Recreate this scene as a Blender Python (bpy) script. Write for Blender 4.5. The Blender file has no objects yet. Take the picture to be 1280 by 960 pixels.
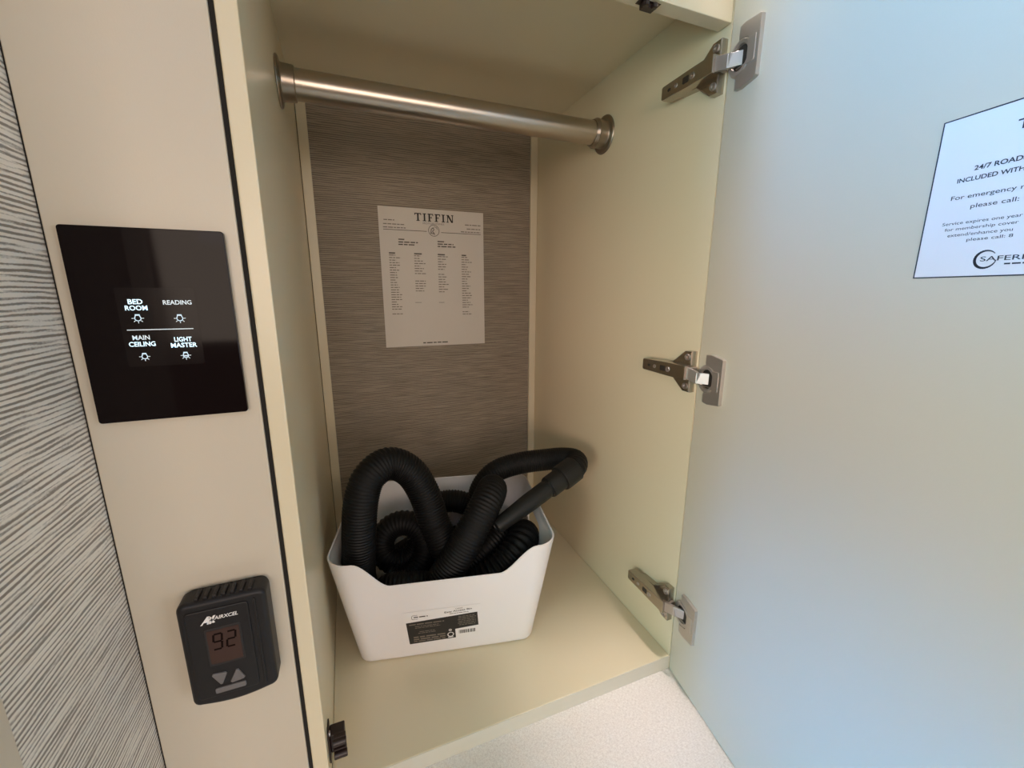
import bpy, bmesh, math, random
from mathutils import Vector, Matrix

random.seed(7)
scene = bpy.context.scene
COL = scene.collection
PI = math.pi

# ------------------------------------------------------------------ camera
CAM = Vector((0.054988, -0.400846, 0.5369))
yaw, pit, rol, FPX = 0.378, -0.2164, 0.0015, 518.3
fw = Vector((math.sin(yaw)*math.cos(pit), math.cos(yaw)*math.cos(pit), math.sin(pit)))
rt0 = Vector((math.cos(yaw), -math.sin(yaw), 0)); up0 = rt0.cross(fw)
rt = rt0*math.cos(rol)+up0*math.sin(rol); up = up0*math.cos(rol)-rt0*math.sin(rol)
cd = bpy.data.cameras.new('camera'); cam = bpy.data.objects.new('camera', cd); COL.objects.link(cam)
m = Matrix.Identity(4)
for i in range(3):
    m[i][0], m[i][1], m[i][2], m[i][3] = rt[i], up[i], -fw[i], CAM[i]
cam.matrix_world = m
cd.sensor_fit = 'HORIZONTAL'; cd.sensor_width = 36.0; cd.lens = FPX*36/1280
cd.clip_start = 0.01
scene.camera = cam

# ------------------------------------------------------------------ world, light, exposure
w = bpy.data.worlds.new('world'); scene.world = w; w.use_nodes = True
bg = w.node_tree.nodes['Background']; bg.inputs[0].default_value = (0.30, 0.45, 1.0, 1); bg.inputs[1].default_value = 0.7
vs = scene.view_settings
vs.view_transform = 'Standard'; vs.look = 'None'; vs.gamma = 1.0; vs.use_curve_mapping = False
vs.exposure = 0.0

def area(name, loc, target, sx, sy, power, color, spread=PI):
    l = bpy.data.lights.new(name, 'AREA'); l.shape = 'RECTANGLE'; l.size = sx; l.size_y = sy
    l.energy = power; l.color = color; l.spread = spread
    o = bpy.data.objects.new(name, l); COL.objects.link(o); o.location = loc
    o.rotation_euler = (Vector(target)-Vector(loc)).to_track_quat('-Z', 'Y').to_euler()
    return o
# bluish window light split into two pools; far window; ceiling downlight; added unseen fills
area('window_pool_upper', (-1.28, -0.62, 0.80), (0.42, -0.32, 0.80), 0.50, 0.24, 1.20, (0.12, 0.43, 1.0), math.radians(24))  # beam narrowed to shape a blue pool high on the door
area('window_pool_lower', (-1.28, -0.62, 0.14), (0.40, -0.34, 0.12), 0.50, 0.20, 0.66, (0.02, 0.34, 1.0), math.radians(22))  # second shaped blue pool, low on the door, leaving a tan band between
area('left_fill', (-1.25, -0.98, 0.50), (0.45, -0.05, 0.48), 0.80, 0.80, 13.0, (0.45, 0.89, 0.86))  # broad fill added to lift the door and right closet side
area('far_window_daylight', (0.10, -2.15, 0.66), (0.2, 0.2, 0.45), 1.7, 0.74, 23.0, (1.0, 0.81, 0.66))
area('ceiling_downlight', (0.47, -0.07, 1.130), (0.46, -0.06, 0.0), 0.08, 0.08, 0.39, (1.0, 0.84, 0.80), math.radians(27))
area('ceiling_fill', (-0.25, -1.00, 1.130), (-0.25, -1.00, 0.0), 0.40, 0.40, 1.0, (0.35, 0.45, 1.0))  # faint blue overhead fill, added without a visible fixture
area('right_fill', (1.35, -1.70, 0.55), (-0.10, 0.0, 0.45), 0.60, 0.80, 7.6, (0.80, 0.86, 1.0))  # fill added from the right for papered wall and left closet side
area('warm_fill', (-0.95, -1.25, 0.48), (0.47, 0.00, 0.44), 0.40, 0.20, 0.36, (1.0, 0.50, 0.36), math.radians(30))  # added warm pool around the hinge side, no actual lamp there

# ------------------------------------------------------------------ dimensions (metres)
W, D, H = 0.472, 0.5034, 0.874
LIP = -0.0228
RAILZ = 0.8245
XT, XG = -0.1359, -0.0190        # left and right edge of the face panel
P0 = Vector((0.4724, -0.0006, 0)); DT = Vector((-0.166993, -0.985958, 0)); DN = Vector((-0.985958, 0.166993, 0))
BA = math.radians(-11.43)

# ------------------------------------------------------------------ materials
def mat(name):
    mt = bpy.data.materials.new(name); mt.use_nodes = True
    nt = mt.node_tree; return mt, nt, nt.nodes['Principled BSDF']
def N(nt, typ, **kw):
    n = nt.nodes.new(typ)
    for k, v in kw.items(): setattr(n, k, v)
    return n
def pbr(name, col, rough=0.5, metal=0.0, coat=0.0, bump=0.0, bscale=400.0, vary=0.0, vscale=6.0, stretch=(1, 1, 1), ior=1.5, coatr=0.15, spec=0.5):
    mt, nt, b = mat(name)
    b.inputs['Roughness'].default_value = rough; b.inputs['Metallic'].default_value = metal
    b.inputs['Coat Weight'].default_value = coat; b.inputs['Coat Roughness'].default_value = coatr
    b.inputs['IOR'].default_value = ior; b.inputs['Specular IOR Level'].default_value = spec
    tc = N(nt, 'ShaderNodeTexCoord'); mp = N(nt, 'ShaderNodeMapping'); mp.inputs['Scale'].default_value = stretch
    nt.links.new(tc.outputs['Object'], mp.inputs['Vector'])
    n1 = N(nt, 'ShaderNodeTexNoise'); n1.inputs['Scale'].default_value = vscale; n1.inputs['Detail'].default_value = 4
    nt.links.new(mp.outputs[0], n1.inputs['Vector'])
    rp = N(nt, 'ShaderNodeMix', data_type='RGBA'); c = Vector(col)
    rp.inputs['A'].default_value = (*(c*(1-vary)), 1); rp.inputs['B'].default_value = (*[min(1, x*(1+vary)) for x in c], 1)
    nt.links.new(n1.outputs['Fac'], rp.inputs['Factor']); nt.links.new(rp.outputs['Result'], b.inputs['Base Color'])
    if bump:
        n2 = N(nt, 'ShaderNodeTexNoise'); n2.inputs['Scale'].default_value = bscale; n2.inputs['Detail'].default_value = 2
        nt.links.new(mp.outputs[0], n2.inputs['Vector'])
        bp = N(nt, 'ShaderNodeBump'); bp.inputs['Strength'].default_value = bump; bp.inputs['Distance'].default_value = 0.0004
        nt.links.new(n2.outputs['Fac'], bp.inputs['Height']); nt.links.new(bp.outputs[0], b.inputs['Normal'])
    return mt
def emis(name, col, strength):
    mt, nt, b = mat(name)
    b.inputs['Base Color'].default_value = (*col, 1); b.inputs['Emission Color'].default_value = (*col, 1)
    b.inputs['Emission Strength'].default_value = strength; b.inputs['Roughness'].default_value = .4
    return mt
def wallpaper(name, along, dark, light):
    """Horizontal wood-grain grasscloth paper: irregular ridges a few millimetres apart running along X or Y."""
    mt, nt, b = mat(name); b.inputs['Roughness'].default_value = 0.72
    geo = N(nt, 'ShaderNodeNewGeometry'); sep = N(nt, 'ShaderNodeSeparateXYZ'); nt.links.new(geo.outputs['Position'], sep.inputs[0])
    L = sep.outputs[along]
    def cmb(sa, sz, off=0.0):
        c = N(nt, 'ShaderNodeCombineXYZ')
        a = N(nt, 'ShaderNodeMath', operation='MULTIPLY'); nt.links.new(L, a.inputs[0]); a.inputs[1].default_value = sa
        z = N(nt, 'ShaderNodeMath', operation='MULTIPLY'); nt.links.new(sep.outputs['Z'], z.inputs[0]); z.inputs[1].default_value = sz
        nt.links.new(a.outputs[0], c.inputs[0]); nt.links.new(z.outputs[0], c.inputs[1]); c.inputs[2].default_value = off
        return c.outputs[0]
    def noise(vec, det=2.0, rough=.5):
        n = N(nt, 'ShaderNodeTexNoise'); n.inputs['Scale'].default_value = 1; n.inputs['Detail'].default_value = det
        n.inputs['Roughness'].default_value = rough; nt.links.new(vec, n.inputs['Vector']); return n.outputs['Fac']
    warp = noise(cmb(13, 34), 3.0)
    fine = noise(cmb(16, 420, 3.1), 2.0)
    wm = N(nt, 'ShaderNodeMath', operation='MULTIPLY_ADD'); nt.links.new(warp, wm.inputs[0]); wm.inputs[1].default_value = 10.0
    zz = N(nt, 'ShaderNodeMath', operation='MULTIPLY'); nt.links.new(sep.outputs['Z'], zz.inputs[0]); zz.inputs[1].default_value = 2*PI/0.0036
    nt.links.new(zz.outputs[0], wm.inputs[2])
    sn = N(nt, 'ShaderNodeMath', operation='SINE'); nt.links.new(wm.outputs[0], sn.inputs[0])
    h1 = N(nt, 'ShaderNodeMath', operation='MULTIPLY_ADD'); nt.links.new(sn.outputs[0], h1.inputs[0]); h1.inputs[1].default_value = 0.20; h1.inputs[2].default_value = -0.10
    h2 = N(nt, 'ShaderNodeMath', operation='MULTIPLY_ADD'); nt.links.new(fine, h2.inputs[0]); h2.inputs[1].default_value = 1.1; nt.links.new(h1.outputs[0], h2.inputs[2])
    gr = noise(cmb(420, 900, 7.7), 2.0)                     # fine paper grain
    h3 = N(nt, 'ShaderNodeMath', operation='MULTIPLY_ADD'); nt.links.new(gr, h3.inputs[0]); h3.inputs[1].default_value = .24; nt.links.new(h2.outputs[0], h3.inputs[2])
    h2 = N(nt, 'ShaderNodeMath', operation='SUBTRACT'); nt.links.new(h3.outputs[0], h2.inputs[0]); h2.inputs[1].default_value = .12
    cr = N(nt, 'ShaderNodeValToRGB'); cr.color_ramp.elements[0].position = .28; cr.color_ramp.elements[0].color = (*dark, 1)
    cr.color_ramp.elements[1].position = .50; cr.color_ramp.elements[1].color = (*light, 1)
    nt.links.new(h2.outputs[0], cr.inputs[0]); nt.links.new(cr.outputs[0], b.inputs['Base Color'])
    bp = N(nt, 'ShaderNodeBump'); bp.inputs['Strength'].default_value = .5; bp.inputs['Distance'].default_value = .0008
    nt.links.new(h2.outputs[0], bp.inputs['Height']); nt.links.new(bp.outputs[0], b.inputs['Normal'])
    return mt

CREAM = (0.73, 0.64, 0.455)
M = {}
M['cream'] = pbr('cream_laminate', CREAM, rough=.30, bump=.10, bscale=900, vary=.012, vscale=5)
M['cream_face'] = pbr('cream_face', (0.60, 0.532, 0.425), rough=.34, bump=.12, bscale=900, vary=.012, vscale=5)
M['cream_edge'] = pbr('cream_edge_band', (0.68, 0.60, 0.44), rough=.35, bump=.08, bscale=700, vary=.015)
M['edge'] = pbr('grey_cream_edge_band', (0.60, 0.555, 0.47), rough=.45, vary=.02)
M['door'] = pbr('cream_door', (0.64, 0.575, 0.45), rough=.32, bump=.10, bscale=900, vary=.012, vscale=4)
M['room'] = pbr('room_plaster', (0.62, 0.54, 0.44), rough=.7, bump=.2, vary=.03)
M['room_dark'] = pbr('room_dark_reflected', (0.16, 0.085, 0.065), rough=.5, vary=.1)  # unseen walls darkened for a red-brown reflection in the switch glass
M['room_ceiling'] = pbr('room_ceiling', (0.72, 0.68, 0.60), rough=.8, vary=.02)
M['room_floor'] = pbr('room_floor', (0.30, 0.25, 0.20), rough=.5, vary=.1, stretch=(1, 8, 1))
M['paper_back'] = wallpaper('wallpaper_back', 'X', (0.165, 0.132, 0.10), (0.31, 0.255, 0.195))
M['paper_side'] = wallpaper('wallpaper_side', 'Y', (0.26, 0.225, 0.19), (0.80, 0.74, 0.665))
M['black_gap'] = pbr('dark_gap', (0.012, 0.010, 0.008), rough=.9)
M['nickel'] = pbr('brushed_nickel', (0.50, 0.445, 0.385), rough=.30, metal=1, bump=.10, bscale=60, stretch=(1, 40, 40), vary=.04)
M['nickel_flange'] = pbr('satin_nickel', (0.36, 0.31, 0.26), rough=.34, metal=1, vary=.05)
M['hinge'] = pbr('hinge_steel', (0.52, 0.48, 0.44), rough=.40, metal=.8, vary=.04, vscale=60)
M['hinge_arm'] = pbr('hinge_arm_nickel', (0.46, 0.415, 0.36), rough=.27, metal=1, vary=.05, vscale=60)
M['hinge_bright'] = pbr('hinge_chrome', (0.50, 0.45, 0.43), rough=.45, metal=1)
M['hinge_dark'] = pbr('hinge_recess', (0.035, 0.030, 0.027), rough=.45, metal=.3)
M['brown'] = pbr('brown_plastic', (0.022, 0.011, 0.010), rough=.35, vary=.15, vscale=80)
M['bin'] = pbr('white_polypropylene', (0.80, 0.775, 0.785), rough=.42, bump=.05, bscale=1200, vary=.01)
M['hose'] = pbr('black_corrugated_hose', (0.0042, 0.0040, 0.0046), rough=.52, spec=.26, vary=.25, vscale=40)
M['hose_end'] = pbr('black_rubber_cuff', (0.011, 0.0108, 0.0105), rough=.45, spec=.35, vary=.2, vscale=60)
M['paper'] = pbr('white_card', (0.62, 0.565, 0.50), rough=.75, bump=.1, vary=.02, vscale=30)
M['ink'] = pbr('grey_ink', (0.10, 0.082, 0.066), rough=.8)
M['ink_mid'] = pbr('pale_ink', (0.20, 0.17, 0.14), rough=.8)
M['ink_black'] = pbr('black_ink', (0.022, 0.018, 0.016), rough=.7)
M['sticker'] = pbr('white_vinyl', (0.78, 0.78, 0.80), rough=.4, vary=.01)
M['ink_navy'] = pbr('navy_ink', (0.030, 0.034, 0.05), rough=.6)
M['label_black'] = pbr('label_black', (0.014, 0.012, 0.013), rough=.5)
M['label_white'] = pbr('label_white', (0.81, 0.785, 0.79), rough=.5)
M['glass'] = pbr('black_glass', (0.008, 0.005, 0.005), rough=.06, spec=.10)
M['glass_window'] = pbr('panel_display_zone', (0.013, 0.0095, 0.009), rough=.10, spec=.10)
M['led'] = emis('backlit_legend', (0.62, 0.86, 1.0), 0.95)
M['led_dim'] = emis('backlit_icon', (0.62, 0.72, 0.78), 0.40)
M['thermo'] = pbr('black_thermostat', (0.011, 0.0095, 0.0105), rough=.45, spec=.35, bump=.08, bscale=2000, vary=.1)
M['lcd'] = pbr('lcd_screen', (0.055, 0.030, 0.024), rough=.4, spec=.2, vary=.1, vscale=60)
M['lcd_seg'] = pbr('lcd_segment', (0.010, 0.006, 0.005), rough=.8, spec=.05)
M['btn'] = pbr('grey_rubber_button', (0.135, 0.125, 0.125), rough=.5)
M['white_print'] = pbr('white_print', (0.78, 0.76, 0.74), rough=.5)

def linen():
    mt, nt, b = mat('white_linen_laminate'); b.inputs['Roughness'].default_value = .55
    tc = N(nt, 'ShaderNodeTexCoord'); outs = []
    for sc in ((260, 900, 1), (900, 260, 1)):
        mp = N(nt, 'ShaderNodeMapping'); mp.inputs['Scale'].default_value = sc; nt.links.new(tc.outputs['Object'], mp.inputs[0])
        n = N(nt, 'ShaderNodeTexNoise'); n.inputs['Scale'].default_value = 1; n.inputs['Detail'].default_value = 3; nt.links.new(mp.outputs[0], n.inputs[0]); outs.append(n.outputs['Fac'])
    ad = N(nt, 'ShaderNodeMath', operation='ADD'); nt.links.new(outs[0], ad.inputs[0]); nt.links.new(outs[1], ad.inputs[1])
    cr = N(nt, 'ShaderNodeValToRGB'); cr.color_ramp.elements[0].position = .36; cr.color_ramp.elements[1].position = .60
    hf = N(nt, 'ShaderNodeMath', operation='MULTIPLY'); nt.links.new(ad.outputs[0], hf.inputs[0]); hf.inputs[1].default_value = .5
    cr.color_ramp.elements[0].color = (0.64, 0.585, 0.54, 1); cr.color_ramp.elements[1].color = (0.82, 0.775, 0.73, 1)
    nt.links.new(hf.outputs[0], cr.inputs[0]); nt.links.new(cr.outputs[0], b.inputs['Base Color'])
    bp = N(nt, 'ShaderNodeBump'); bp.inputs['Strength'].default_value = .25; bp.inputs['Distance'].default_value = .0005
    nt.links.new(hf.outputs[0], bp.inputs['Height']); nt.links.new(bp.outputs[0], b.inputs['Normal'])
    return mt
M['linen'] = linen()

# ------------------------------------------------------------------ object helpers
def link(name, me, material, parent=None, smooth=False):
    o = bpy.data.objects.new(name, me); COL.objects.link(o)
    if material is not None:
        me.materials.clear(); me.materials.append(material)
    if smooth:
        for p in me.polygons: p.use_smooth = True
    if parent is not None: o.parent = parent
    return o
def fin(name, bm, material, parent=None, smooth=False, sharp=None):
    bmesh.ops.recalc_face_normals(bm, faces=bm.faces[:])
    me = bpy.data.meshes.new(name); bm.to_mesh(me); bm.free()
    o = link(name, me, material, parent, smooth)
    if smooth and sharp is not None:
        me.set_sharp_from_angle(angle=math.radians(sharp))
        wn = o.modifiers.new('weighted_normals', 'WEIGHTED_NORMAL'); wn.weight = 100; wn.keep_sharp = True
    return o
def tag(o, label=None, cat=None, group=None, kind=None):
    if label: o['label'] = label
    if cat: o['category'] = cat
    if group: o['group'] = group
    if kind: o['kind'] = kind
    return o
def empty(name, loc=(0, 0, 0), rz=0.0):
    o = bpy.data.objects.new(name, None); COL.objects.link(o); o.location = loc; o.rotation_euler = (0, 0, rz)
    o.empty_display_size = .02
    return o
def struct(name, bm, material, smooth=False, label=None, sharp=None):
    o = fin(name, bm, material, None, smooth, sharp); o['kind'] = 'structure'
    if label: o['label'] = label
    return o
def box(lo, hi, bev=0.0, seg=2, bm=None):
    own = bm is None
    b = bmesh.new()
    v = [b.verts.new((x, y, z)) for x in (lo[0], hi[0]) for y in (lo[1], hi[1]) for z in (lo[2], hi[2])]
    for f in ((0, 1, 3, 2), (4, 6, 7, 5), (0, 4, 5, 1), (2, 3, 7, 6), (0, 2, 6, 4), (1, 5, 7, 3)): b.faces.new([v[i] for i in f])
    bmesh.ops.recalc_face_normals(b, faces=b.faces[:])
    if bev: bmesh.ops.bevel(b, geom=b.edges[:], offset=bev, segments=seg, profile=.5, affect='EDGES')
    if own: return b
    merge(bm, b); return bm
def merge(bm, b):
    me = bpy.data.meshes.new('tmp'); b.to_mesh(me); b.free(); bm.from_mesh(me); bpy.data.meshes.remove(me)
def frame(o, a, b, c):
    """matrix with origin o and column axes a, b, c"""
    mx = Matrix.Identity(4)
    for i in range(3): mx[i][0], mx[i][1], mx[i][2], mx[i][3] = a[i], b[i], c[i], o[i]
    return mx
def prism(pts, z0, z1, bev=0.0, mx=None, bm=None, seg=2):
    """extrude 2-D polygon pts from z0 to z1; the edges at z1 get a bevel"""
    b = bmesh.new()
    lo = [b.verts.new((x, y, z0)) for x, y in pts]; hi = [b.verts.new((x, y, z1)) for x, y in pts]
    n = len(pts); b.faces.new(lo[::-1]); top = b.faces.new(hi)
    for i in range(n): b.faces.new((lo[i], lo[(i+1) % n], hi[(i+1) % n], hi[i]))
    bmesh.ops.recalc_face_normals(b, faces=b.faces[:])
    if bev: bmesh.ops.bevel(b, geom=list(top.edges), offset=bev, segments=seg, profile=.5, affect='EDGES')
    if mx is not None: bmesh.ops.transform(b, matrix=mx, verts=b.verts[:])
    if bm is None: return b
    merge(bm, b); return bm
def rrect(x0, y0, x1, y1, r, n=5):
    out = []
    for cx, cy, a in ((x1-r, y1-r, 0), (x0+r, y1-r, 90), (x0+r, y0+r, 180), (x1-r, y0+r, 270)):
        for i in range(n+1):
            t = math.radians(a+90*i/n); out.append((cx+r*math.cos(t), cy+r*math.sin(t)))
    return out
def disc(cx, cy, r, n=24): return [(cx+r*math.cos(2*PI*i/n), cy+r*math.sin(2*PI*i/n)) for i in range(n)]
def lathe(prof, mx, n=40, bm=None):
    """profile (radius, height) turned about local z"""
    b = bmesh.new(); rings = []
    for r, z in prof:
        if r < 1e-6: rings.append([b.verts.new((0, 0, z))])
        else: rings.append([b.verts.new((r*math.cos(2*PI*i/n), r*math.sin(2*PI*i/n), z)) for i in range(n)])
    for A, B in zip(rings, rings[1:]):
        for i in range(n):
            j = (i+1) % n
            if len(A) == 1 and len(B) == 1: continue
            if len(A) == 1: b.faces.new((A[0], B[i], B[j]))
            elif len(B) == 1: b.faces.new((A[i], A[j], B[0]))
            else: b.faces.new((A[i], A[j], B[j], B[i]))
    bmesh.ops.transform(b, matrix=mx, verts=b.verts[:])
    if bm is None: return b
    merge(bm, b); return bm
def text_mesh(body, width=None, height=None, bold=0.0, shear=0.0, align='CENTER'):
    cu = bpy.data.curves.new('txt', 'FONT'); cu.body = body; cu.size = 1.0; cu.offset = bold; cu.shear = shear
    cu.align_x = 'LEFT'; cu.resolution_u = 3
    ob = bpy.data.objects.new('txt', cu); COL.objects.link(ob)
    dg = bpy.context.evaluated_depsgraph_get()
    me = bpy.data.meshes.new_from_object(ob.evaluated_get(dg))
    bpy.data.objects.remove(ob); bpy.data.curves.remove(cu)
    xs = [v.co.x for v in me.vertices]; ys = [v.co.y for v in me.vertices]
    x0, x1, y0, y1 = min(xs), max(xs), min(ys), max(ys)
    sy = (height/(y1-y0)) if height else width/(x1-x0)
    sx = (width/(x1-x0)) if width else sy
    ox = {'CENTER': (x0+x1)/2, 'LEFT': x0}[align]
    for v in me.vertices: v.co = ((v.co.x-ox)*sx, (v.co.y-(y0+y1)/2)*sy, 0)
    return me
def put_text(name, body, mx, material, parent, **kw):
    me = text_mesh(body, **kw); me.transform(mx); me.name = name
    return link(name, me, material, parent)
def bars(rects, mx, z=0.0, bm=None):
    """flat printed bars (x0, y0, x1, y1) on a printed surface"""
    b = bm or bmesh.new()
    for x0, y0, x1, y1 in rects:
        vv = [b.verts.new(mx @ Vector((x, y, z))) for x, y in ((x0, y0), (x1, y0), (x1, y1), (x0, y1))]; b.faces.new(vv)
    return b
def words(x, y, length, hgt, rng):
    """one line of unreadably small print as word-long bars"""
    out = []; e = x+length
    while x < e-1e-5:
        l = min(rng.uniform(2.2, 6.0)*hgt, e-x); out.append((x, y-hgt/2, x+l, y+hgt/2)); x += l+hgt*.8
    return out
def stroke(pts, wd, mx, bm, closed=False):
    """flat line of given width through 2-D points"""
    P = [Vector(p) for p in pts]; n = len(P)
    for i in range(n if closed else n-1):
        a, c = P[i], P[(i+1) % n]; d = (c-a)
        if d.length < 1e-9: continue
        d.normalize(); q = Vector((-d.y, d.x))*wd/2; e = d*wd*.3
        vv = [bm.verts.new(mx @ Vector((*p, 0))) for p in (a-e+q, a-e-q, c+e-q, c+e+q)]; bm.faces.new(vv)
def catmull(pts, step):
    """resample a Catmull-Rom spline through pts at equal arc length"""
    P = [Vector(p) for p in pts]; P = [P[0]*2-P[1]]+P+[P[-1]*2-P[-2]]; dense = []
    for i in range(1, len(P)-2):
        for k in range(40):
            t = k/40; a, b, c, d = P[i-1], P[i], P[i+1], P[i+2]
            dense.append(.5*((2*b)+(c-a)*t+(2*a-5*b+4*c-d)*t*t+(3*b-a-3*c+d)*t**3))
    dense.append(P[-2]); out = [dense[0].copy()]; acc = 0
    for a, b in zip(dense, dense[1:]):
        L = (b-a).length; s = step-acc
        while s <= L and L > 0: out.append(a+(b-a)*(s/L)); s += step
        acc = L-(s-step)
    return out
def sweep(path, rad, n=20, cap=True):
    """tube along a resampled path, rad(i) gives the radius of ring i"""
    b = bmesh.new(); rings = []; nrm = None
    for i, p in enumerate(path):
        tg = (path[min(i+1, len(path)-1)]-path[max(i-1, 0)]).normalized()
        if nrm is None: nrm = tg.orthogonal().normalized()
        nrm = (nrm-tg*nrm.dot(tg)).normalized(); bn = tg.cross(nrm); r = rad(i)
        rings.append([b.verts.new(p+nrm*r*math.cos(2*PI*k/n)+bn*r*math.sin(2*PI*k/n)) for k in range(n)])
    for A, B in zip(rings, rings[1:]):
        for k in range(n): b.faces.new((A[k], A[(k+1) % n], B[(k+1) % n], B[k]))
    if cap: b.faces.new(rings[0][::-1]); b.faces.new(rings[-1])
    return b

# ================================================================== the setting: closet shell
flo = struct('floor', box((0.0, 0.0, LIP), (W, D, 0.0), .0016), M['cream'], True, 'cream laminate closet floor board with edge-banded front lip', 40)
fin('edge_band', box((0.0002, -0.0005, LIP), (W-.0002, 0.0008, -0.0007), .0003), M['edge'], flo)
struct('ceiling', box((0.0, 0.0185, H), (W, D+.02, H+.016)), M['cream'], label='cream closet ceiling above the hanging rod')
struct('wall_left', box((-0.0155, 0.0, -0.70), (0.0, D+.02, 1.14), .0022), M['cream'], True, 'cream left side panel of the closet with rounded front edge', 40)
struct('wall_right', box((W, 0.0, -0.70), (W+.018, D+.02, 1.14)), M['cream'], False, 'cream right side panel of the closet carrying the hinges')
struct('wall_back', box((0.0, D, -0.03), (W, D+.012, H+.01)), M['paper_back'], label='taupe wood-grain papered back panel of the closet')
struct('trim_1', box((0.0012, D-.006, 0.0), (0.0176, D, H), .0008), M['cream_edge'], label='cream batten down the left edge of the back panel')
struct('trim_2', box((0.4554, D-.006, 0.0), (W-.0004, D, H), .0008), M['cream_edge'], label='cream batten down the right edge of the back panel')
struct('trim_3', box((0.0, 0.0, RAILZ), (W-.0005, 0.0182, 1.14), .0012), M['cream_edge'], True, 'cream top rail across the closet opening', 40)
# face panel left of the closet with its rounded right edge, the dark joint behind it
struct('trim_4', box((XT+.0011, 0.0, -0.70), (XG, 0.024, 1.14), .0012, 3), M['cream_face'], True, 'wide cream face panel carrying the light switch and the thermostat', 40)
struct('trim_5', box((XG+.0001, 0.0022, -0.70), (-0.0156, 0.022, 1.14)), M['black_gap'], label='dark joint between face panel and closet side')
# papered wall running towards the viewer, its dark joint and the door casing at its near end
struct('wall_left_room', box((XT-.03, -0.127, -0.70), (XT, 0.03, 1.14)), M['paper_side'], label='grey wood-grain papered wall at far left')
struct('trim_6', box((XT+.0001, 0.0012, -0.70), (XT+.0011, 0.02, 1.14)), M['black_gap'], label='dark joint between papered wall and face panel')
struct('trim_7', box((XT-.05, -0.185, -0.70), (XT+.0012, -0.1272, 1.14), .002), M['cream_face'], True, 'cream casing at the near end of the papered wall', 40)
# the bedroom around the viewer
struct('wall_front_right', box((W+.019, 0.0, -0.70), (1.70, .02, 1.14)), M['room'])
struct('wall_front_left', box((-1.32, -0.185, -0.70), (XT-.051, -.165, 1.14)), M['room'])
struct('wall_right_room', box((1.70, -2.22, -0.70), (1.72, .02, 1.14)), M['room'])
struct('floor_room', box((-1.34, -2.24, -0.72), (1.72, .02, -0.70)), M['room_floor'])
struct('ceiling_room', box((-1.34, -2.24, 1.14), (1.72, .02, 1.16)), M['room_ceiling'])
def wall_with_window(name, fixed, lo, hi, o_lo, o_hi, axis):
    b = bmesh.new()
    def bx(a0, a1, z0, z1):
        if axis == 'x': box((fixed-.02, a0, z0), (fixed, a1, z1), bm=b)
        else: box((a0, fixed-.02, z0), (a1, fixed, z1), bm=b)
    bx(lo, o_lo[0], -.70, 1.14); bx(o_hi[0], hi, -.70, 1.14); bx(o_lo[0], o_hi[0], -.70, o_lo[1]); bx(o_lo[0], o_hi[0], o_hi[1], 1.14)
    return struct(name, b, M['room_dark'])
wall_with_window('wall_window', -1.32, -2.22, -.165, (-.95, .10), (-.30, .90), 'x')
wall_with_window('wall_behind', -2.20, -1.34, 1.72, (-.60, .78), (.40, 1.08), 'y')
# pale woven-look top in front of the closet
o = fin('countertop', box((XT+.002, -0.62, LIP-.032), (1.30, 0.010, LIP-.0002), .002), M['linen'], None, True, 40)
tag(o, 'white linen-textured countertop running below the closet opening', 'countertop')

# ================================================================== closet door (open), hinges, sticker
DMX = frame(P0, DT, Vector((0, 0, 1)), DN)          # local x = along the door, y = up, z = out of its inner face
door = fin('door_1', prism([(0.0, LIP+.0006), (.46, LIP+.0006), (.46, 1.02), (0.0, 1.02)], -.019, 0.0, .0008, DMX), M['door'])
tag(door, 'tall plain cream closet door standing open on the right', kind='structure')

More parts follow.
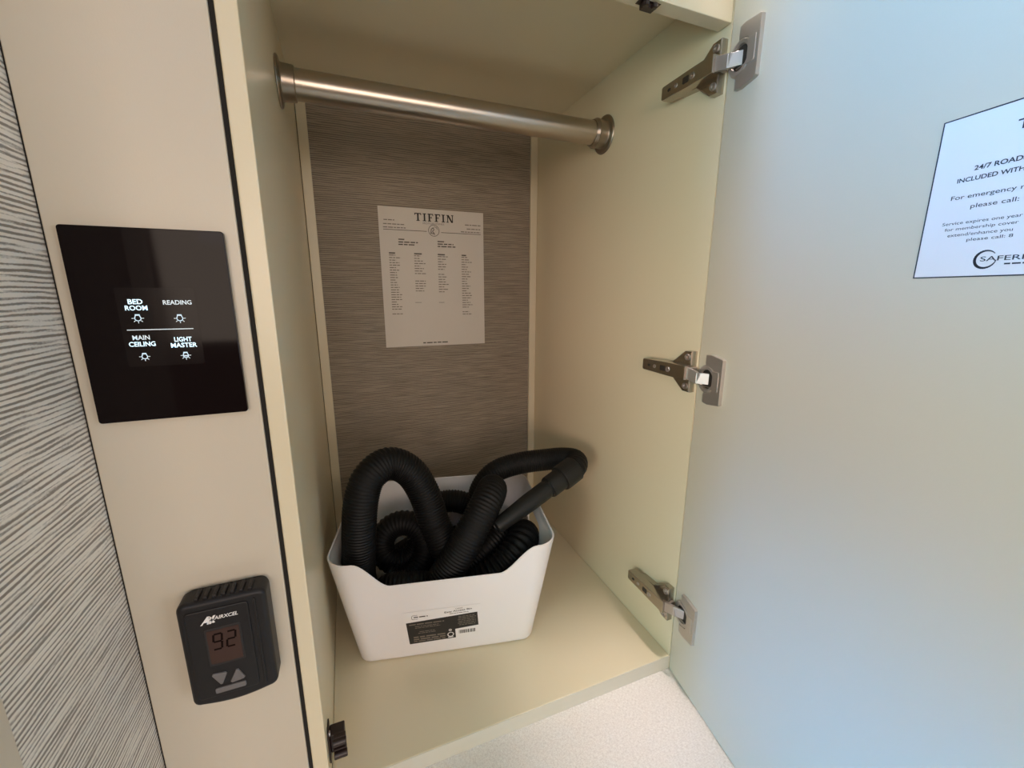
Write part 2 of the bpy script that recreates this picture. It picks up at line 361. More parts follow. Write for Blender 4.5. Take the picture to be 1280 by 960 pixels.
HMX = lambda z: frame(Vector((W, 0, z)), Vector((0, 1, 0)), Vector((0, 0, 1)), Vector((-1, 0, 0)))   # x = into the closet, y = up, z = off the panel
def hinge(z, zd, label):
    t = empty('hinge', (W-.001, 0.03, z-.026)); t.parent = door; t['label'] = label
    inv = Matrix.Translation(-t.location)
    A = inv @ HMX(z); Dm = inv @ frame(P0+DT*.0018+Vector((0, 0, zd)), DT, Vector((0, 0, 1)), DN)
    # wing plate screwed to the side panel
    wing = [(.003, -.0270), (.015, -.0265), (.036, -.0100), (.066, -.0075), (.066, .0075), (.036, .0100), (.015, .0265), (.003, .0270)]
    pl = fin('mounting_plate', prism(wing, 0, .0095, .0015, A), M['hinge_arm'], t)
    for sy in (-1, 1):
        b = lathe([(0, .0100), (.0022, .0100), (.0024, .0112), (.0040, .0114), (.0044, .0094)], A @ Matrix.Translation((.0090, sy*.0190, 0)), 16)
        fin('screw', b, M['hinge_bright'], t, True, 40)
    # arm: a folded channel with a bevelled back and slots
    arm = bmesh.new()
    prism([(.002, -.0092), (.030, -.0092), (.081, -.0080), (.083, -.0065), (.083, .0065), (.081, .0080), (.030, .0092), (.002, .0092)], .0066, .0205, .0012, A, arm)
    ao = fin('arm', arm, M['hinge_arm'], t, True, 35)
    fin('slot', prism(rrect(.037, -.0036, .0465, .0036, .0012, 3), .0204, .0208, 0, A), M['hinge_dark'], t)
    fin('slot', prism(rrect(.0665, -.0016, .0715, .0016, .0012, 3), .0204, .0208, 0, A), M['hinge_dark'], t)
    fin('screw', lathe([(0, .0200), (.0012, .0200), (.0014, .0213), (.0034, .0214), (.0037, .0203)], A @ Matrix.Translation((.0315, 0, 0)), 16), M['hinge_bright'], t, True, 40)
    fin('screw', lathe([(0, .0200), (.0010, .0200), (.0012, .0211), (.0024, .0212), (.0027, .0203)], A @ Matrix.Translation((.0575, 0, 0)), 16), M['hinge_bright'], t, True, 40)
    # clip tab at the front of the arm
    fin('clip', prism(rrect(-.001, -.0068, .0035, .0068, .001, 3), .0015, .0125, .0006, A), M['hinge_bright'], t)
    # links from arm to cup
    p1 = inv @ Vector((W-.0150, .0035, z)); cupc = P0+DT*.020+Vector((0, 0, zd))
    p2 = inv @ (cupc+DN*.010-DT*.007); p3 = inv @ (cupc-DN*.001+DT*.004)
    def link_bar(a, c, hw, th, name):
        d = (c-a).normalized(); s = Vector((0, 0, 1)); s = (s-d*s.dot(d)).normalized(); n_ = d.cross(s)
        L = (c-a).length
        return fin(name, prism(rrect(-.002, -hw, L+.002, hw, .0012, 3), -th, th, .0005, frame(a, d, s, n_)), M['hinge_bright'], t)
    link_bar(p1, p2, .0074, .0017, 'link'); link_bar(p2, p3, .0070, .0017, 'link')
    # cup sunk into the door and its long flange
    cup = lathe([(.0115, .0012), (.0125, .0042), (.0160, .0046), (.0178, .0030), (.0180, 0)], Dm @ Matrix.Translation((.0195, 0, 0)), 36)
    co = fin('cup', cup, M['hinge'], t, True, 40)
    fin('recess', prism(disc(.0195, 0, .0124, 28), 0, .0018, 0, Dm), M['hinge_dark'], t)
    fl = [(.0160, -.0300), (.0250, -.0312), (.0440, -.0285), (.0465, -.0270), (.0465, .0270), (.0440, .0285), (.0250, .0312), (.0160, .0300),
          (.0160, .0180), (.0290, .0150), (.0320, .0110), (.0320, -.0110), (.0290, -.0150), (.0160, -.0180)]
    fo = fin('cup_flange', prism(fl, 0, .0044, .0012, Dm), M['hinge'], t, True, 35)
    fin('flange_cover', prism(rrect(.0315, -.0120, .0420, .0120, .0012, 3), .0040, .0050, .0004, Dm), M['hinge'], t)
    fin('spring', prism(rrect(.0150, -.0100, .0300, -.0086, .0006, 2), .0018, .0036, 0, Dm), M['hinge_bright'], t)
    return t
hinge(.784, .781, 'topmost nickel concealed hinge, just under the closet top rail')
hinge(.437, .4325, 'middle nickel concealed hinge, halfway up the open door')
hinge(.0885, .0915, 'lowest nickel concealed hinge, just above the closet floor')

st = fin('roadside_sticker', prism([(.2218, .5472), (.3260, .5472), (.3260, .6472), (.2218, .6472)], .0001, .0007, 0, DMX @ Matrix.Translation((.0033, 0, 0))), M['sticker'])
tag(st, 'white printed roadside assistance sticker with thin dark border on the door', 'sticker')
SMX = DMX @ Matrix.Translation((.0033, 0, .0009))
b = bmesh.new(); stroke([(.2222, .5476), (.3256, .5476), (.3256, .6468), (.2222, .6468)], .0008, SMX, b, True); fin('border', b, M['ink_navy'], st)
def stx(name, body, s, z, h, bold=0.0, wd=None, shear=0, mt='ink_navy'):
    put_text(name, body, SMX @ Matrix.Translation((s, z, 0)), M[mt], st, height=h, bold=bold, width=wd, shear=shear, align='LEFT')
stx('heading', 'TIFFIN', .2600, .6330, .0055, .012, .0270)
stx('lettering', '24/7 ROADSIDE ASSISTANCE', .2438, .6140, .0029, .022, .0580)
stx('lettering', 'INCLUDED WITH', .2362, .6080, .0027, .022, .0318)
stx('lettering', 'For emergency r', .2348, .5973, .0034, .004, .0352)
stx('lettering', 'please call:', .2462, .5908, .0034, .004, .0225)
stx('lettering', 'Service expires one year', .2330, .5815, .0026, .004, .0390)
stx('lettering', 'for membership cover', .2350, .5778, .0025, .004, .0360)
stx('lettering', 'extend/enhance you', .2372, .5740, .0026, .004, .0320)
stx('lettering', 'please call: 8', .2480, .5704, .0025, .004, .0220)
stx('lettering', 'SAFERIDE', .2572, .5580, .0029, .006, .0290)
b = bmesh.new()
for i in range(26):
    a0 = math.radians(40+i*12); a1 = math.radians(40+(i+1)*12); wd = .0004+.0011*math.sin(PI*(i+.5)/26)
    stroke([(.2597+.0052*math.cos(a0), .5577+.0052*math.sin(a0)), (.2597+.0052*math.cos(a1), .5577+.0052*math.sin(a1))], wd, SMX, b)
fin('logo_ring', b, M['ink_navy'], st)
fin('fine_print', bars(words(.2690, .5545, .018, .0009, random.Random(3)), SMX), M['ink_navy'], st)

# ================================================================== hanging rod
RY, RZ = .2408, .7894
t = empty('clothes_rod', (W/2, RY, RZ)); tag(t, 'brushed nickel clothes rod spanning the top of the closet', 'rod')
XA = frame(Vector((-W/2, 0, 0)), Vector((0, 1, 0)), Vector((0, 0, 1)), Vector((1, 0, 0)))   # local z runs along the rod
fin('rod', lathe([(0, .018), (.0168, .018), (.0175, .0187), (.0175, W-.0245), (.0168, W-.0238), (0, W-.0238)], XA, 48), M['nickel'], t, True, 40)
pf = [(.0, .0002), (.0280, .0002), (.0287, .0012), (.0280, .0026), (.0262, .0036), (.0225, .0040), (.0212, .0048), (.0206, .0060)]
fin('flange', lathe(pf+[(.0196, .0190), (.0184, .0200), (0, .0200)], XA, 48), M['nickel_flange'], t, True, 35)
XB = frame(Vector((W/2, 0, 0)), Vector((0, 1, 0)), Vector((0, 0, -1)), Vector((-1, 0, 0)))
fin('flange', lathe(pf+[(.0206, .0165), (.0218, .0172), (.0218, .0195), (.0206, .0202), (.0190, .0250), (0, .0250)], XB, 48), M['nickel_flange'], t, True, 35)

# ================================================================== printed sheet on the back panel
YP = D-.0012
sh = fin('printed_sheet', box((.1297, YP, .4243), (.3462, D-.0001, .7035)), M['paper'])
tag(sh, 'white printed inventory sheet stuck to the papered back panel', 'sheet')
PMX = frame(Vector((0, YP-.0003, 0)), Vector((1, 0, 0)), Vector((0, 0, 1)), Vector((0, -1, 0)))
# serif capitals built from stems, arms and serifs
def serif_word(word, x0, x1, zc, h, mx):
    b = bmesh.new(); n = {'T': .78, 'I': .42, 'F': .66, 'N': .86}; tot = sum(n[c] for c in word)+.16*(len(word)-1)
    k = (x1-x0)/tot; x = x0; y0 = zc-h/2; y1 = zc+h/2; th = .12*h; st_ = .21*h
    R = []
    for c in word:
        wd = n[c]*k
        if c == 'T':
            R += [(x, y1-th, x+wd, y1), (x, y1-.26*h, x+th*.9, y1), (x+wd-th*.9, y1-.26*h, x+wd, y1), (x+wd/2-st_/2, y0, x+wd/2+st_/2, y1), (x+wd*.26, y0, x+wd*.74, y0+th*.8)]
        if c == 'I':
            R += [(x+wd/2-st_/2, y0, x+wd/2+st_/2, y1), (x, y0, x+wd, y0+th*.8), (x, y1-th*.8, x+wd, y1)]
        if c == 'F':
            sx = x+wd*.16
            R += [(sx, y0, sx+st_, y1), (x, y0, sx+st_+wd*.16, y0+th*.8), (x, y1-th, x+wd, y1), (x+wd-th*.9, y1-.28*h, x+wd, y1), (sx, zc-th*.4, x+wd*.74, zc+th*.5), (x+wd*.68, zc-.13*h, x+wd*.74, zc+.14*h)]
        if c == 'N':
            R += [(x+wd*.13, y0, x+wd*.13+th, y1), (x+wd*.80, y0, x+wd*.80+th, y1), (x, y0, x+wd*.32, y0+th*.8), (x, y1-th*.8, x+wd*.24, y1), (x+wd*.68, y1-th*.8, x+wd, y1)]
            vv = [b.verts.new(mx @ Vector((px, py, .00002))) for px, py in ((x+wd*.08, y1), (x+wd*.08+st_*1.25, y1), (x+wd*.80+th, y0), (x+wd*.80+th-st_*1.1, y0))]; b.faces.new(vv)
        x += wd+.16*k
    return bars(R, mx, 0, b)
fin('heading', serif_word('TIFFIN', .2005, .2808, .6873, .0150, PMX), M['ink_black'], sh)
put_text('subheading', 'MOTORHOMES', PMX @ Matrix.Translation((.2388, .6757, 0)), M['ink_mid'], sh, width=.044, height=.0034)
b = bmesh.new(); stroke([(.2388+.0110*math.cos(i*PI/14), .6624+.0110*math.sin(i*PI/14)) for i in range(28)], .0010, PMX, b, True)
stroke([(.2325, .6560), (.2335, .6650), (.2375, .6680), (.2390, .6640), (.2360, .6610), (.2385, .6570), (.2400, .6545)], .0014, PMX, b)
stroke([(.2400, .6700), (.2440, .6690), (.2465, .6650)], .0010, PMX, b)
stroke([(.2330, .6590), (.2360, .6560), (.2400, .6580)], .0012, PMX, b)
fin('emblem', b, M['ink'], sh)
fin('rule', bars([(.1379, .6597, .2240, .6608), (.2540, .6589, .3402, .6600)], PMX), M['ink'], sh)
rng = random.Random(11); R = []
for x, z, l in ((.1395, .6785, .021), (.1382, .6708, .041), (.1378, .6645, .044), (.3054, .6774, .0345), (.3092, .6694, .0305), (.2962, .6632, .0435)): R += words(x, z, l, .0018, rng)
fin('address_print', bars(R, PMX), M['ink_mid'], sh)
R = []
for x, z, l in ((.1660, .6424, .012), (.1660, .6372, .039), (.1657, .6325, .032), (.2456, .6414, .016), (.2456, .6364, .034), (.2456, .6316, .038)): R += words(x, z, l, .0023, rng)
for x in (.1460, .1962, .2452, .2966): R += [(x, .6140, x+rng.uniform(.010, .016), .6166)]
fin('bold_print', bars(R, PMX), M['ink'], sh)
for x, zb, nrow, gaps in ((.1460, .4936, 25, (23,)), (.1960, .5406, 15, (8, 9)), (.2450, .5389, 15, (6,)), (.2960, .4910, 25, (22,))):
    R = []; z = .6112
    for k in range(nrow):
        if k not in gaps: R += words(x, z, rng.uniform(.010, .023), .0017, rng)
        z -= (.6112-zb)/(nrow-1)
    fin('list_print', bars(R, PMX), M['ink_mid'], sh)
fin('list_print', bars([(.1940, .5162, .2075, .5172), (.2443, .5160, .2560, .5170)], PMX), M['ink_mid'], sh)
fin('footer_print', bars(words(.2069, .4310, .055, .0024, rng), PMX), M['ink'], sh)

# ================================================================== storage bin and its contents
BU = Vector((math.cos(BA), math.sin(BA), 0)); BV = Vector((-math.sin(BA), math.cos(BA), 0))
B0 = BU*.1345+BV*.258                                  # centre of the bin on the closet floor
def bl(u, v, z): return Vector((u-.1345, v-.258, z))     # bin-frame point -> local to the bin
bin_ = empty('storage_bin', B0+Vector((0, 0, .0004)), BA); tag(bin_, 'white plastic bin with a dipped front edge on the closet floor', 'bin')
def ss(a, c, x): x = max(0, min(1, (x-a)/(c-a))); return x*x*(3-2*x)
def bin_mesh():
    hb, ht, hv0, hv1 = .1325, .1612, .0985, .1268         # half sizes at base and rim (u, v)
    HT, th = .183, .0024
    NS = 15
    def loop(t, off, n_front=64):
        hu = hb+(ht-hb)*t-off; hv = hv0+(hv1-hv0)*t-off; r = .020+.012*t-off*.6
        P = []
        def arc(cx, cy, a):
            for i in range(9):
                q = math.radians(a+90*i/9); P.append((cx+r*math.cos(q), cy+r*math.sin(q)))
        def line(x0, y0, x1, y1, n):
            for i in range(n): P.append((x0+(x1-x0)*i/n, y0+(y1-y0)*i/n))
        line(-hu+r, -hv, hu-r, -hv, n_front); arc(hu-r, -hv+r, -90)
        line(hu, -hv+r, hu, hv-r, 10); arc(hu-r, hv-r, 0)
        line(hu-r, hv, -hu+r, hv, 12); arc(-hu+r, hv-r, 90)
        line(-hu, hv-r, -hu, -hv+r, 10); arc(-hu+r, -hv+r, 180)
        return P
    def rim(x, y):
        if y < -.09:
            u = x+.1345; dip = ss(.009, .054, u)*(1-ss(.212, .264, u)); return HT-.0425*dip
        return HT
    top = loop(1, 0); H_ = [rim(*p) for p in top]
    b = bmesh.new(); outer = []; inner = []
    ts = [0, .004, .012]+[.03+.97*i/NS for i in range(NS+1)]
    for t in ts:
        ring = []
        for i in range(len(top)):
            tt = t*H_[i]/HT; off = .0035*(1-min(1, t/.012))
            x, y = loop_cache(tt, off, loop, i); ring.append(b.verts.new((x, y, tt*HT)))
        outer.append(ring)
    for t in ts[2:]:
        ring = []
        for i in range(len(top)):
            tt = t*H_[i]/HT; x, y = loop_cache(tt, th, loop, i); ring.append(b.verts.new((x, y, max(.003, tt*HT))))
        inner.append(ring)
    n = len(top)
    def strip(A, B):
        for i in range(n): b.faces.new((A[i], A[(i+1) % n], B[(i+1) % n], B[i]))
    for A, B in zip(outer, outer[1:]): strip(A, B)
    for A, B in zip(inner, inner[1:]): strip(B, A)
    # rounded lip between outer and inner skin
    lip = [b.verts.new(((a.co.x+c.co.x)/2, (a.co.y+c.co.y)/2, a.co.z+.0010)) for a, c in zip(outer[-1], inner[-1])]
    strip(outer[-1], lip); strip(lip, inner[-1])
    b.faces.new(outer[0][::-1]); b.faces.new(inner[0])
    return b
_lc = {}
def loop_cache(tt, off, loop, i):
    k = (round(tt, 5), round(off, 6))
    if k not in _lc: _lc[k] = loop(tt, off)
    return _lc[k][i]
body = fin('body', bin_mesh(), M['bin'], bin_, True, 50)
# oval hand holes through both end walls
cut = bmesh.new()
for sx in (-1, 1):
    prism(rrect(-.040, .128, .040, .157, .0140, 6), .10, .22, 0, frame(Vector((0, 0, 0)), Vector((0, 1, 0)), Vector((0, 0, 1)), Vector((sx, 0, 0))), cut)
bmesh.ops.recalc_face_normals(cut, faces=cut.faces[:])
cme = bpy.data.meshes.new('cutter'); cut.to_mesh(cme); cut.free(); cob = bpy.data.objects.new('cutter', cme); COL.objects.link(cob)
body.parent = None
md = body.modifiers.new('holes', 'BOOLEAN'); md.operation = 'DIFFERENCE'; md.object = cob; md.solver = 'EXACT'
bpy.context.view_layer.update()
dg = bpy.context.evaluated_depsgraph_get(); nm = bpy.data.meshes.new_from_object(body.evaluated_get(dg))
body.modifiers.clear(); body.data = nm; nm.name = 'body'; bpy.data.objects.remove(cob); bpy.data.meshes.remove(cme)
for p in nm.polygons: p.use_smooth = True
nm.set_sharp_from_angle(angle=math.radians(40)); body.parent = bin_
# printed label on the sloping front
sl = math.atan2(.0283, .183)
FMX = frame(bl(0, .1595-.0002, 0), Vector((1, 0, 0)), Vector((0, -math.sin(sl), math.cos(sl))), Vector((0, -math.cos(sl), -math.sin(sl))))
LM = lambda z: FMX @ Matrix.Translation((0, 0, z))
k = 1/math.cos(sl)
lab = fin('label', prism([(.0700, .0255), (.1815, .0255), (.1815, .0905), (.0700, .0905)], .0002, .0004, 0, FMX), M['label_white'], bin_); lab['label'] = 'printed paper product label'
L1 = LM(.0006); L2 = LM(.0008)
fin('black_field', prism([(.0768, .0270), (.1447, .0283), (.1439, .0460), (.1788, .0485), (.1770, .0752), (.0736, .0700)], .0004, .0005, 0, FMX), M['label_black'], lab)
rng = random.Random(5); R = []
for u, z, l, h in ((.078, .0660, .050, .0020), (.086, .0615, .034, .0012), (.086, .0585, .036, .0012), (.092, .0505, .022, .0012), (.090, .0475, .026, .0012), (.083, .0400, .046, .0024), (.083, .0355, .046, .0024), (.083, .0315, .046, .0018),
                 (.149, .0705, .024, .0013), (.149, .0675, .026, .0013), (.148, .0640, .026, .0013), (.149, .0605, .026, .0013), (.148, .0570, .027, .0013), (.150, .0535, .024, .0013)): R += words(u, z, l, h, rng)
fin('fine_print', bars(R, L2), M['ink_mid'], lab)
b = bmesh.new()
for c, r_ in (((.1370, .0365), .0042), ((.1365, .0455), .0016)):
    stroke([(c[0]+r_*math.cos(i*PI/8), c[1]+r_*math.sin(i*PI/8)) for i in range(16)], .0014, L2, b, True)
stroke([(.1335, .0310), (.1405, .0310)], .0014, L2, b); fin('symbol', b, M['label_white'], lab)
R = []; x = .1495
while x < .1735: wd = rng.choice((.0005, .0009, .0014)); R.append((x, .0355, x+wd, .0425)); x += wd+rng.choice((.0005, .0009))
fin('barcode', bars(R, L1), M['ink_black'], lab)
put_text('lettering', 'LARGE', L1 @ Matrix.Translation((.1505, .0868, 0)) @ Matrix.Rotation(.04, 4, 'Z'), M['ink'], lab, width=.0105, height=.0022)
put_text('lettering', 'Easy Access Bin', L1 @ Matrix.Translation((.1490, .0823, 0)) @ Matrix.Rotation(.04, 4, 'Z'), M['ink_black'], lab, width=.0400, height=.0044, bold=.015)
fin('fine_print', bars(words(.136, .0781, .028, .0010, rng), L1), M['ink'], lab)
b = bmesh.new(); stroke([(.0905, .0835), (.0835, .0835), (.0822, .0820), (.0822, .0775), (.0835, .0760), (.0905, .0760)], .0006, L1, b)
fin('logo', bars(words(.0850, .0798, .020, .0020, rng), L1, 0, b), M['ink'], lab)

# --- hoses: paths in bin coordinates (u along the front, v into the closet, z up)
def hose_obj(t, pts, r, pitch, depth, name='tube', sub=5):
    path = catmull([bl(*p) for p in pts], pitch/sub)
    return fin(name, sweep(path, lambda i: r-depth*(0.5-0.5*math.cos(2*PI*i/sub))**1.0, 22), M['hose'], t, True, 75)
h1 = empty('vacuum_hose', B0+Vector((0, 0, .004)), BA); tag(h1, 'black ribbed hose arching in a tall loop at the left of the bin', 'hose', 'ribbed black hoses in the bin')
pts = [(.055, .21, .055), (.020, .215, .062), (.004, .205, .105), (.0095, .193, .178), (.0165, .193, .241), (.0290, .203, .276), (.0545, .222, .2875), (.0840, .232, .268), (.1045, .232, .2284), (.1180, .224, .182), (.1360, .214, .138), (.150, .222, .095), (.140, .25, .060)]
hose_obj(h1, [(u, v, z-.004) for u, v, z in pts], .0245, .0044, .0017)
# the coil lying in the middle of the bin belongs to the same hose
coil = []
for i in range(34):
    a = -2.2+i*2*PI*1.35/33; tilt = .5
    ru = .044-.016*i/33; cu, cv, cz = .062, .255+.030*i/33, .118
    coil.append((cu+ru*math.cos(a), cv+ru*math.sin(a)*math.sin(tilt), cz+ru*math.sin(a)*math.cos(tilt)-.004))
hose_obj(h1, coil, .0215, .0060, .0020, 'coil')
hose_obj(h1, [(.022, .205, .050), (.046, .187, .098), (.080, .181, .104), (.110, .190, .090), (.125, .22, .050)], .0200, .0044, .0016, 'tube')
hose_obj(h1, [(.085, .335, .110), (.105, .337, .140), (.135, .338, .152), (.170, .337, .147), (.200, .333, .120), (.205, .325, .080)], .0210, .0044, .0016, 'tube')

h2 = empty('vacuum_hose', B0+Vector((0, 0, .004)), BA); tag(h2, 'black ribbed hose bending over the right rim to a smooth cuff and wand', 'hose', 'ribbed black hoses in the bin')
hose_obj(h2, [(u, v, z-.004) for u, v, z in ((.095, .176, .060), (.1213, .176, .1040), (.1553, .180, .1546), (.1835, .191, .1985), (.2040, .213, .2230), (.2130, .245, .2190), (.2080, .275, .180), (.195, .290, .110))], .0250, .0046, .0017)
hose_obj(h2, [(u, v, z-.004) for u, v, z in ((.186, .305, .060), (.190, .307, .110), (.1925, .310, .150), (.2035, .314, .1915), (.2310, .318, .2185), (.2750, .322, .2290), (.3250, .320, .2335), (.3530, .308, .2385), (.3680, .288, .2425), (.3650, .268, .2420), (.3520, .256, .2370))], .0205, .0042, .0010)
hose_obj(h2, [(.035, .320, .050), (.090, .300, .090), (.150, .285, .105), (.205, .275, .110), (.245, .290, .085), (.250, .310, .050)], .0240, .0046, .0017)
hose_obj(h2, [(.125, .230, .045), (.165, .225, .085), (.205, .235, .120), (.235, .262, .128), (.250, .300, .100)], .0230, .0046, .0017)
def along(p, q, f): return [p[i]+(q[i]-p[i])*f for i in range(3)]
cA = (.3600, .2600, .2400); cB = (.2120, .1900, .1840)
dirv = Vector(cB)-Vector(cA); LL = dirv.length
def lathe_on(prof, name, material):
    d = dirv.normalized(); x = d.orthogonal().normalized(); y = d.cross(x)
    return fin(name, lathe([(r, z*LL) for r, z in prof], frame(bl(cA[0], cA[1], cA[2]-.004), x, y, d), 36), material, h2, True, 35)
cuff = lathe_on([(0, 0.0), (.0200, .0), (.0222, .010), (.0222, .185), (.0214, .200), (.0185, .205), (.0185, .345), (.0176, .360), (0, .360)], 'cuff', M['hose_end'])
wand = lathe_on([(0, .340), (.0150, .340), (.0158, .350), (.0158, .375), (.0146, .380), (.0146, .400), (.0152, .405), (.0150, .62), (.0135, .78), (.0118, .97), (.0108, 1.0), (.0085, 1.0), (.0080, .99), (0, .985)], 'wand', M['hose_end'])
dn = dirv.normalized()
vv = Vector((0, 0, 1)); vv = (vv-dn*vv.dot(dn)).normalized(); side = dn.cross(vv)
for q in (-1, 1):
    nn = (vv*.75+side*q*.66).normalized()
    o_ = bl(cA[0], cA[1], cA[2]-.004)+dn*(.02*LL)+nn*.0212
    fin('grip_rib', prism(rrect(0, -.0012, .165*LL, .0012, .0008, 2), 0, .0020, .0004, frame(o_, dn, nn.cross(dn), nn)), M['hose_end'], cuff)

h3 = empty('corrugated_hose', B0+Vector((0, 0, .004)), BA); tag(h3, 'short coarsely corrugated black hose lying at the right front of the bin', 'hose')
hose_obj(h3, [(u, v, z-.004) for u, v, z in ((.120, .196, .050), (.165, .186, .078), (.215, .187, .112), (.2480, .202, .1335), (.2640, .228, .138), (.2660, .258, .118), (.2600, .280, .070))], .0262, .0088, .0040, sub=8)

for o_ in list(bpy.data.objects):
    if o_.name.split('.')[0] in ('address_print', 'bold_print', 'list_print', 'footer_print', 'fine_print', 'barcode', 'rule'): o_['kind'] = 'stuff'

# ================================================================== cupboard catches
def roller_catch(mx, label):
    """local x = off the mounting face, y = into the closet, z = up along the face"""
    t = empty('roller_catch', mx.translation); tag(t, label, 'catch', 'brown roller catches of the closet door')
    inv = Matrix.Translation(-t.location) @ mx
    T = lambda lo, hi, bv: bmesh_t(box(lo, hi, bv), inv)
    bp = fin('base_plate', T((0.0002, -.008, -.021), (.0018, .010, .021), .0005), M['brown'], t)
    fin('screw', lathe([(0, .0018), (.0030, .0018), (.0026, .0030), (0, .0034)], inv @ frame(Vector((0, -.0035, .0150)), Vector((0, 1, 0)), Vector((0, 0, 1)), Vector((1, 0, 0))), 14), M['hinge_bright'], bp, True, 40)
    fin('housing', T((.0018, -.004, -.0125), (.0175, .010, .0120), .0012), M['brown'], t)
    fin('jaw', T((.0060, -.0090, .0035), (.0185, -.0030, .0120), .0010), M['brown'], t)
    fin('jaw', T((.0050, -.0090, -.0150), (.0185, -.0030, -.0040), .0010), M['brown'], t)
    for z in (.0075, -.0095):
        fin('roller', lathe([(0, 0), (.0034, 0), (.0040, .0008), (.0040, .0130), (.0034, .0138), (0, .0138)], inv @ frame(Vector((.0052, -.0105, z)), Vector((0, 1, 0)), Vector((0, 0, 1)), Vector((1, 0, 0))), 18), M['brown'], t, True, 40)
    return t
def bmesh_t(b, mx): bmesh.ops.transform(b, matrix=mx, verts=b.verts[:]); return b
roller_catch(frame(Vector((0, .0190, .0420)), Vector((1, 0, 0)), Vector((0, 1, 0)), Vector((0, 0, 1))), 'dark brown roller catch low on the left closet side')
roller_catch(frame(Vector((.3660, .0080, RAILZ)), Vector((0, 0, -.30)), Vector((0, .50, 0)), Vector((.60, 0, 0))), 'dark brown roller catch under the closet top rail')

# ================================================================== touch switch panel
SX0, SX1, SZ0, SZ1 = -.1252, -.0277, .4390, .5826
sw = empty('light_switch_panel', ((SX0+SX1)/2, 0, SZ0)); tag(sw, 'black glass touch light switch panel with glowing legends on the face panel', 'switch')
SWM = Matrix.Translation(-sw.location) @ frame(Vector((0, 0, 0)), Vector((1, 0, 0)), Vector((0, 0, 1)), Vector((0, -1, 0)))
fin('backplate', prism(rrect(SX0+.002, SZ0+.002, SX1-.002, SZ1-.002, .002, 3), .0001, .0022, 0, SWM), M['thermo'], sw)
gl = fin('glass', prism(rrect(SX0, SZ0, SX1, SZ1, .0022, 4), .0022, .0060, .0005, SWM), M['glass'], sw)
fin('display_zone', prism(rrect(-.1005, .4815, -.0522, .5402, .0015, 3), .0058, .00615, 0, SWM), M['glass_window'], gl)
GM = SWM @ Matrix.Translation((0, 0, .0064))
def leg(body, x, z, wd, hg, mt='led'): put_text('legend', body, GM @ Matrix.Translation((x, z, 0)), M[mt], gl, width=wd, height=hg, bold=.022)
leg('BED', -.0893, .5301, .0088, .0036); leg('ROOM', -.0893, .5255, .0134, .0036); leg('READING', -.0637, .5294, .0180, .0034, 'led_dim')
leg('MAIN', -.0897, .5035, .0105, .0035, 'led_dim'); leg('CEILING', -.0897, .4986, .0162, .0036)
leg('LIGHT', -.0640, .5013, .0112, .0036); leg('MASTER', -.0639, .4968, .0168, .0036)
fin('divider', bars([(-.0973, .5090, -.0562, .5096)], GM), M['led_dim'], gl)
def bulb(x, z, s, crossed=False):
    b = bmesh.new(); wd = .0006
    pts = [(x-.0011*s, z+.0022*s)]+[(x+.0018*s*math.cos(math.radians(a)), z-.0004*s+.0018*s*math.sin(math.radians(a))) for a in range(140, 401, 20)]+[(x+.0011*s, z+.0022*s)]
    stroke(pts, wd, GM, b, True); fin_r = bars([(x-.0012*s, z+.0014*s, x+.0012*s, z+.0024*s)], GM, 0, b)
    for a in (180, 225, 270, 315, 360):
        q = math.radians(a); stroke([(x+.0024*s*math.cos(q), z-.0004*s+.0024*s*math.sin(q)), (x+.0034*s*math.cos(q), z-.0004*s+.0034*s*math.sin(q))], wd*.8, GM, b)
    if crossed: bars([(x-.0016*s, z-.0012*s, x+.0016*s, z-.0002*s)], GM, 0, b)
    fin('bulb_icon', b, M['led_dim'], gl)
bulb(-.0895, .5183, 1.05); bulb(-.0638, .5178, 1.05); bulb(-.0897, .4894, .95); bulb(-.0639, .4890, .95, True)

# ================================================================== thermostat
th = empty('thermostat', (-.0635, 0, .176)); tag(th, 'small black wall thermostat with brownish LCD on the face panel', 'thermostat')
TM = Matrix.Translation(-th.location) @ frame(Vector((0, 0, 0)), Vector((1, 0, 0)), Vector((0, 0, 1)), Vector((0, -1, 0)))
def outline(ins):
    x0, x1, z0, z1, r = -.0962+ins, -.0300-ins, .1785+ins, .2815-ins, .0065
    P = []
    for cx, cz, a in ((x1-r, z1-r, 0), (x0+r, z1-r, 90), (x0+r, z0+r, 180)):
        for i in range(6): q = math.radians(a+18*i); P.append((cx+r*math.cos(q), cz+r*math.sin(q)))
    n = 14                                                  # bowed lower edge
    for i in range(1, n): f = i/n; P.append((x0+r+(x1-x0-2*r)*f, z0-.0035*math.sin(PI*f)))
    for i in range(6): q = math.radians(270+18*i); P.append((x1-r+r*math.cos(q), z0+r+r*math.sin(q)))
    return P
fin('base', prism(outline(.0016), .0002, .0060, 0, TM), M['thermo'], th)
hs = fin('housing', prism(outline(0), .0050, .0240, .0042, TM, seg=4), M['thermo'], th, True, 50)
fin('cover', prism(rrect(-.0905, .1860, -.0440, .2740, .003, 4), .0236, .0252, .0008, TM), M['thermo'], th)
fin('side_rib', prism(rrect(-.0405, .1850, -.0382, .2750, .001, 3), .0236, .0250, .0006, TM), M['thermo'], hs)
for i in range(7):
    x = -.0835+i*.0066
    fin('vent_fin', prism(rrect(x, .2795, x+.0034, .2838, .0010, 2), .0070, .0205, .0006, TM), M['thermo'], hs)
fin('screen_frame', prism(rrect(-.0785, .2180, -.0515, .2555, .0012, 3), .0250, .0256, .0003, TM), M['label_black'], th)
sc = fin('screen', prism(rrect(-.0768, .2200, -.0530, .2535, .0008, 3), .0254, .0258, 0, TM), M['lcd'], th)
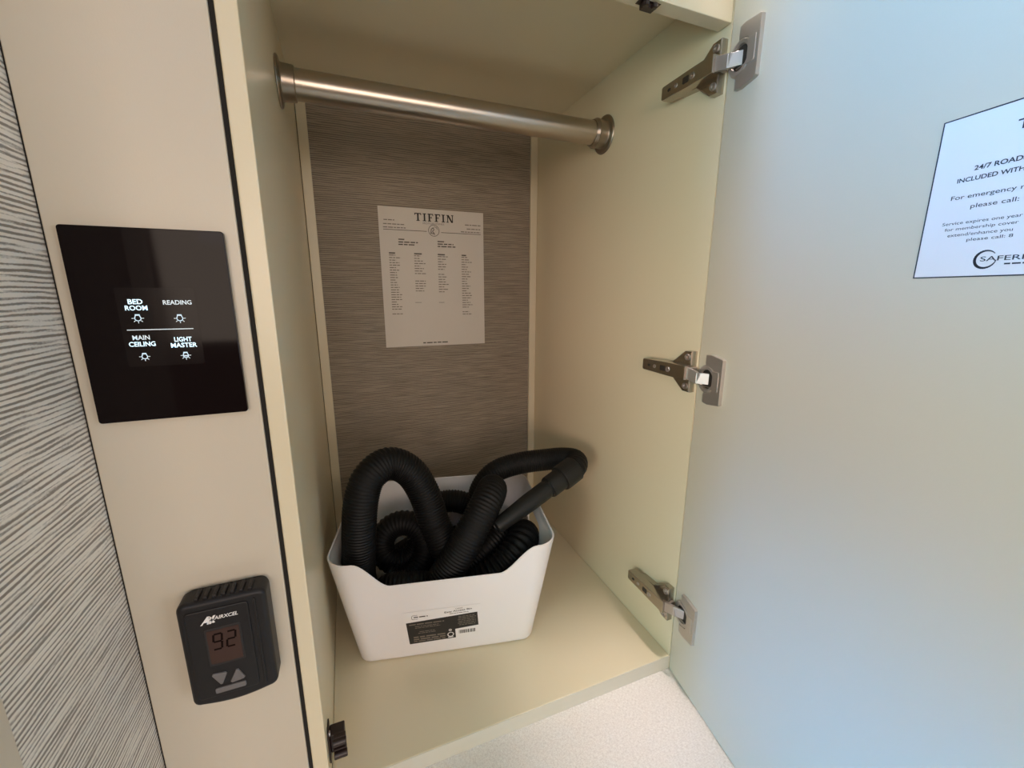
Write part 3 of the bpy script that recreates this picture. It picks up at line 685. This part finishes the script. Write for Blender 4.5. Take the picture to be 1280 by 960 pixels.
SG = TM @ Matrix.Translation((0, 0, .0260))
def seg7(ch, x, z, wd, hg):
    segs = {'9': 'abcdfg', '2': 'abged'}[ch]; tk = .0016; g = .0004; sk = .10; b = bmesh.new()
    P = lambda px, pz: (x+px+(pz)*sk, z+pz)
    S = {'a': ((0, hg), (wd, hg)), 'g': ((0, hg/2), (wd, hg/2)), 'd': ((0, 0), (wd, 0)), 'f': ((0, hg/2), (0, hg)), 'e': ((0, 0), (0, hg/2)), 'b': ((wd, hg/2), (wd, hg)), 'c': ((wd, 0), (wd, hg/2))}
    for s in segs:
        a, c = Vector(S[s][0]), Vector(S[s][1]); d = (c-a).normalized()*.0008
        stroke([P(*(a+d)), P(*(c-d))], tk, SG, b)
    fin('digit', b, M['lcd_seg'], sc)
seg7('9', -.0735, .2345, .0062, .0150); seg7('2', -.0635, .2345, .0062, .0150)
fin('button', prism([(-.0783, .2090), (-.0772, .2106), (-.0680, .2096), (-.0670, .2080), (-.0712, .1985), (-.0728, .1983)], .0250, .0266, .0006, TM), M['btn'], th)
fin('button', prism([(-.0655, .1985), (-.0642, .1968), (-.0552, .1980), (-.0541, .1996), (-.0585, .2092), (-.0602, .2092)], .0250, .0266, .0006, TM), M['btn'], th)
fin('button', prism(rrect(-.0775, .1898, -.0542, .1950, .0012, 3), .0250, .0266, .0006, TM), M['btn'], th)
TX = TM @ Matrix.Translation((0, 0, .0256))
put_text('lettering', 'AIRXCEL', TX @ Matrix.Translation((-.0609, .2652, 0)), M['white_print'], th, width=.0175, height=.0035, bold=.025, shear=.25)
b = bmesh.new()
for P in ([(-.0800, .2605), (-.0742, .2680), (-.0722, .2680), (-.0735, .2605), (-.0752, .2605), (-.0748, .2625), (-.0772, .2625), (-.0785, .2605)],
          [(-.0742, .2605), (-.0722, .2605), (-.0680, .2680), (-.0698, .2680)], [(-.0735, .2672), (-.0715, .2672), (-.0692, .2612), (-.0710, .2608)]):
    b.faces.new([b.verts.new(TX @ Vector((*p, 0))) for p in P])
fin('logo', b, M['white_print'], th)
